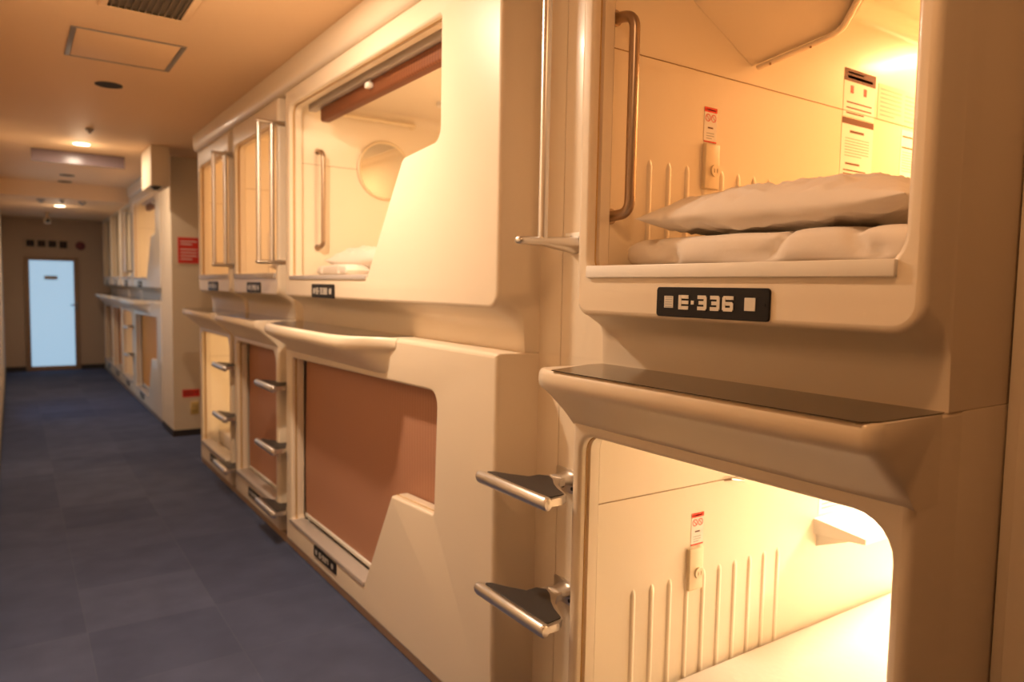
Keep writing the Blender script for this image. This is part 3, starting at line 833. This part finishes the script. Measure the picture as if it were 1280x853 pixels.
grab_rail('bright grab rail in the far row beyond the column', 10.12, [(1.15, 0)], 1.572, 2.28)

# ================================================================== BEDDING
mattress('white mattress of the near upper pod under the folded duvet', 1.345, 3.2, .66, 1.455, 1.456, 1.500)
mattress('white sheeted mattress glowing in the near lower pod', 1.345, 3.25, .64, 1.468, .162, .282)
mattress('mattress in the wide upper pod with the mirror', 1.345, 2.25, 1.98, 3.90, 1.442, 1.497)
mattress('mattress in the narrow upper pod beyond the mirror pod', 1.345, 3.2, 4.14, 5.04, 1.456, 1.500)
mattress('mattress in the last front-row upper pod', 1.345, 3.2, 5.23, 6.14, 1.456, 1.500)
mattress('mattress in the open lit lower pod by the red sign', 1.345, 3.2, 5.24, 6.13, .162, .282)
mattress('mattress in the far-row upper pod by the column', 1.345, 2.25, 8.05, 9.95, 1.442, 1.497)
mattress('mattress in the far-row open lower pod', 1.345, 3.2, 10.19, 11.02, .162, .282)
duvet('folded_duvet', 'folded white duvet under the pillow in the near upper pod', 1.335, 1.80, .668, 1.436, 1.502, 1.588, seed=2)
pillow('pillow', 'large white pillow lying on the duvet in the near upper pod', 1.530, 1.040, 1.634, .42, .69, .124, seed=1)
pillow('pillow', 'white pillow below the round mirror in the wide upper pod', 1.66, 3.56, 1.578, .50, .52, .15, rot=.2, seed=5)
duvet('folded_duvet', 'crumpled white bedding beside the pillow under the mirror', 1.36, 1.62, 3.45, 3.88, 1.498, 1.555, seed=7)
pillow('pillow', 'white pillow in the narrow upper pod with two bars, beyond the mirror pod', 1.60, 4.62, 1.565, .38, .66, .12, seed=8)
pillow('pillow', 'white pillow in the last front-row upper pod by the red sign', 1.60, 5.70, 1.565, .38, .66, .12, seed=9)
pillow('pillow', 'white pillow in the open lit lower pod by the red sign', 1.60, 5.72, .345, .38, .66, .12, seed=10)

# ================================================================== CEILING FITTINGS
def downlight(y, x, z, on, label, power=0):
    t = thing('downlight', label, 'downlight', (x, y, z), 'corridor downlights')
    bm = bmesh.new()
    r = .062
    rr = [[(x + math.cos(a) * q, y + math.sin(a) * q, zz) for a in [2 * PI * k / 40 for k in range(40)]] for q, zz in ((r + .012, z - .0005), (r + .010, z - .004), (r, z - .004), (r - .004, z - .001))]
    loft(bm, rr); bmesh.ops.recalc_face_normals(bm, faces=bm.faces)
    obj('rim', bm, M['whitep'] if on else M['dark'], t)
    bm = bmesh.new(); cyl(bm, (x, y, z - .0006), (x, y, z - .0030), r, n=40)
    obj('diffuser', bm, M['lampon'] if on else M['dark'], t)
    if power:
        L = bpy.data.lights.new('downlight_glow', 'AREA'); L.shape = 'DISK'; L.size = .12; L.energy = power; L.color = (1, .80, .60) if power != 7 else (1, .52, .22)
        lo = bpy.data.objects.new('downlight_glow', L); C.objects.link(lo); lo.location = (x, y, z - .008)
        L = bpy.data.lights.new('ceiling_fill', 'POINT'); L.shadow_soft_size = .05; L.energy = power * .16; L.color = (1, .74, .48)  # added point light under the lamp, brightens the ceiling around it
        lo = bpy.data.objects.new('ceiling_fill', L); C.objects.link(lo); lo.location = (x, y, z - .16)
downlight(2.72, .50, ZC, True, 'lit downlight nearest the camera, just above the frame', 35)
downlight(7.235, .512, ZC, True, 'lit round downlight in front of the grey smoke board', 16)
downlight(11.28, .538, ZL, True, 'lit round downlight on the lower ceiling near the end door', 9)
downlight(.46, .50, ZC, True, 'added downlight out of view, dimly brightening the nearest pods', 7)  # added lamp out of view, weak orange fill on the near fronts
downlight(4.97, .497, ZC, False, 'unlit dark round downlight beyond the square hatch')
downlight(9.47, .526, ZC, False, 'unlit dark downlight just beyond the smoke board')
downlight(10.10, .535, ZC, False, 'unlit dark downlight at the drop in the ceiling')

# air grille at top of frame
t = thing('ceiling_grille', 'dark rectangular air grille in the ceiling at the top edge', 'air grille', (.49, 3.36, ZC))
bm = bmesh.new()
x0, x1, y0, y1 = .325, .665, 3.20, 3.565
for a in ((x0, x1, y0, y0 + .028), (x0, x1, y1 - .028, y1), (x0, x0 + .028, y0 + .028, y1 - .028), (x1 - .028, x1, y0 + .028, y1 - .028)): box(bm, a[0], a[1], a[2], a[3], ZC - .010, ZC - .0005, .002)
obj('frame', bm, M['ceiling'], t)
bm = bmesh.new(); box(bm, x0 + .028, x1 - .028, y0 + .028, y1 - .028, ZC - .0025, ZC - .0006)
obj('backing', bm, M['grille'], t)
bm = bmesh.new()
for k in range(11):
    xx = x0 + .045 + k * .0255
    box(bm, xx - .006, xx + .001, y0 + .028, y1 - .028, ZC - .009, ZC - .003)
obj('louvre', bm, M['grille'], t)
# access hatch
t = thing('access_hatch', 'square ceiling access hatch with thin metal frame', 'hatch', (.49, 4.18, ZC))
x0, x1, y0, y1 = .247, .735, 3.935, 4.445
bm = bmesh.new()
w = .010
box(bm, x0, x1, y0, y0 + w, ZC - .005, ZC - .0005, .001); box(bm, x0, x1, y1 - w, y1, ZC - .005, ZC - .0005, .001)
w = .022
box(bm, x0, x0 + w, y0 + .01, y1 - .01, ZC - .005, ZC - .0005, .001); box(bm, x1 - w, x1, y0 + .01, y1 - .01, ZC - .005, ZC - .0005, .001)
obj('frame', bm, M['grey'], t)
bm = bmesh.new(); box(bm, x0 + .026, x1 - .026, y0 + .014, y1 - .014, ZC - .004, ZC - .0005, .001); obj('panel', bm, M['ceiling'], t)
# hanging smoke board
bm = bmesh.new(); box(bm, .161, .889, 7.715, 7.727, 2.490, ZC - .0005, .001); 
t = tag(obj('smoke_board', bm, M['curtain_board'], smooth=False), 'grey glossy board hanging across the ceiling behind the lit downlight', 'smoke board')
# boxed duct at column with a round speaker
t = thing('ceiling_box', 'cream boxed duct hanging from the ceiling against the column', 'duct box', (1.06, 7.1, ZC))
bm = bmesh.new(); box(bm, .982, 1.130, 6.85, 7.374, 2.262, ZC - .0005, .008); obj('casing', bm, M['wall'], t)
bm = bmesh.new(); cyl(bm, (1.03, 6.93, 2.262), (1.03, 6.93, 2.252), .045, .045, n=28); cyl(bm, (1.03, 6.93, 2.252), (1.03, 6.93, 2.234), .034, .016, n=28); obj('lens', bm, M['dark'], t)
def small(name, label, cat, x, y, z, r, h, m='grey', stem=0):
    bm = bmesh.new(); cyl(bm, (x, y, z - .0005), (x, y, z - h * .5), r, r * .92, n=22); cyl(bm, (x, y, z - h * .5), (x, y, z - h), r * .6, r * .35, n=22)
    tag(obj(name, bm, M[m]), label, cat)
small('sprinkler_head', 'small dark sprinkler head on the ceiling before the lit downlight', 'sprinkler', .513, 6.48, ZC, .028, .035)
small('smoke_detector', 'leftmost small round fitting on the lower ceiling', 'smoke detector', .306, 10.50, ZL, .045, .04)
small('sprinkler_head', 'small fitting on the lower ceiling between its two neighbours', 'sprinkler', .519, 10.45, ZL, .03, .04)
small('smoke_detector', 'rightmost small round fitting on the lower ceiling', 'smoke detector', .735, 10.50, ZL, .045, .04)
t = thing('security_camera', 'small camera hanging from the lower ceiling near the end door', 'camera', (.44, 12.6, ZL))
bm = bmesh.new(); cyl(bm, (.44, 12.6, ZL - .0005), (.44, 12.6, ZL - .09), .025, n=16); obj('stem', bm, M['wallend'], t)
bm = bmesh.new(); box(bm, .40, .48, 12.48, 12.70, ZL - .15, ZL - .085, .012); cyl(bm, (.44, 12.485, ZL - .118), (.44, 12.45, ZL - .118), .028, n=20, mi=1); obj('housing', bm, [M['ivory'], M['dark']], t)

# ================================================================== LIGHT, CAMERA
w = bpy.data.worlds.new('world'); sc.world = w; w.use_nodes = True
w.node_tree.nodes['Background'].inputs[0].default_value = (1, .8, .6, 1); w.node_tree.nodes['Background'].inputs[1].default_value = .035

cam = bpy.data.cameras.new('camera'); co = bpy.data.objects.new('camera', cam); C.objects.link(co); sc.camera = co
yaw, pit, rol = [math.radians(a) for a in (34.3927, 4.1131, 1.0798)]
F = Vector((math.sin(yaw) * math.cos(pit), math.cos(yaw) * math.cos(pit), -math.sin(pit)))
R0 = Vector((math.cos(yaw), -math.sin(yaw), 0)); U0 = R0.cross(F)
Rr = R0 * math.cos(rol) + U0 * math.sin(rol); Uu = U0 * math.cos(rol) - R0 * math.sin(rol)
mw = Matrix(((Rr.x, Uu.x, -F.x, 0), (Rr.y, Uu.y, -F.y, 0), (Rr.z, Uu.z, -F.z, 1.45), (0, 0, 0, 1)))
co.matrix_world = mw
cam.sensor_width = 36; cam.lens = 912.22 / 1280 * 36; cam.clip_start = .02
cam.dof.use_dof = True; cam.dof.focus_distance = 1.62; cam.dof.aperture_fstop = 2.8
vs = sc.view_settings; vs.view_transform = 'Standard'; vs.look = 'None'; vs.gamma = 1; vs.use_curve_mapping = False
vs.exposure = 0.0
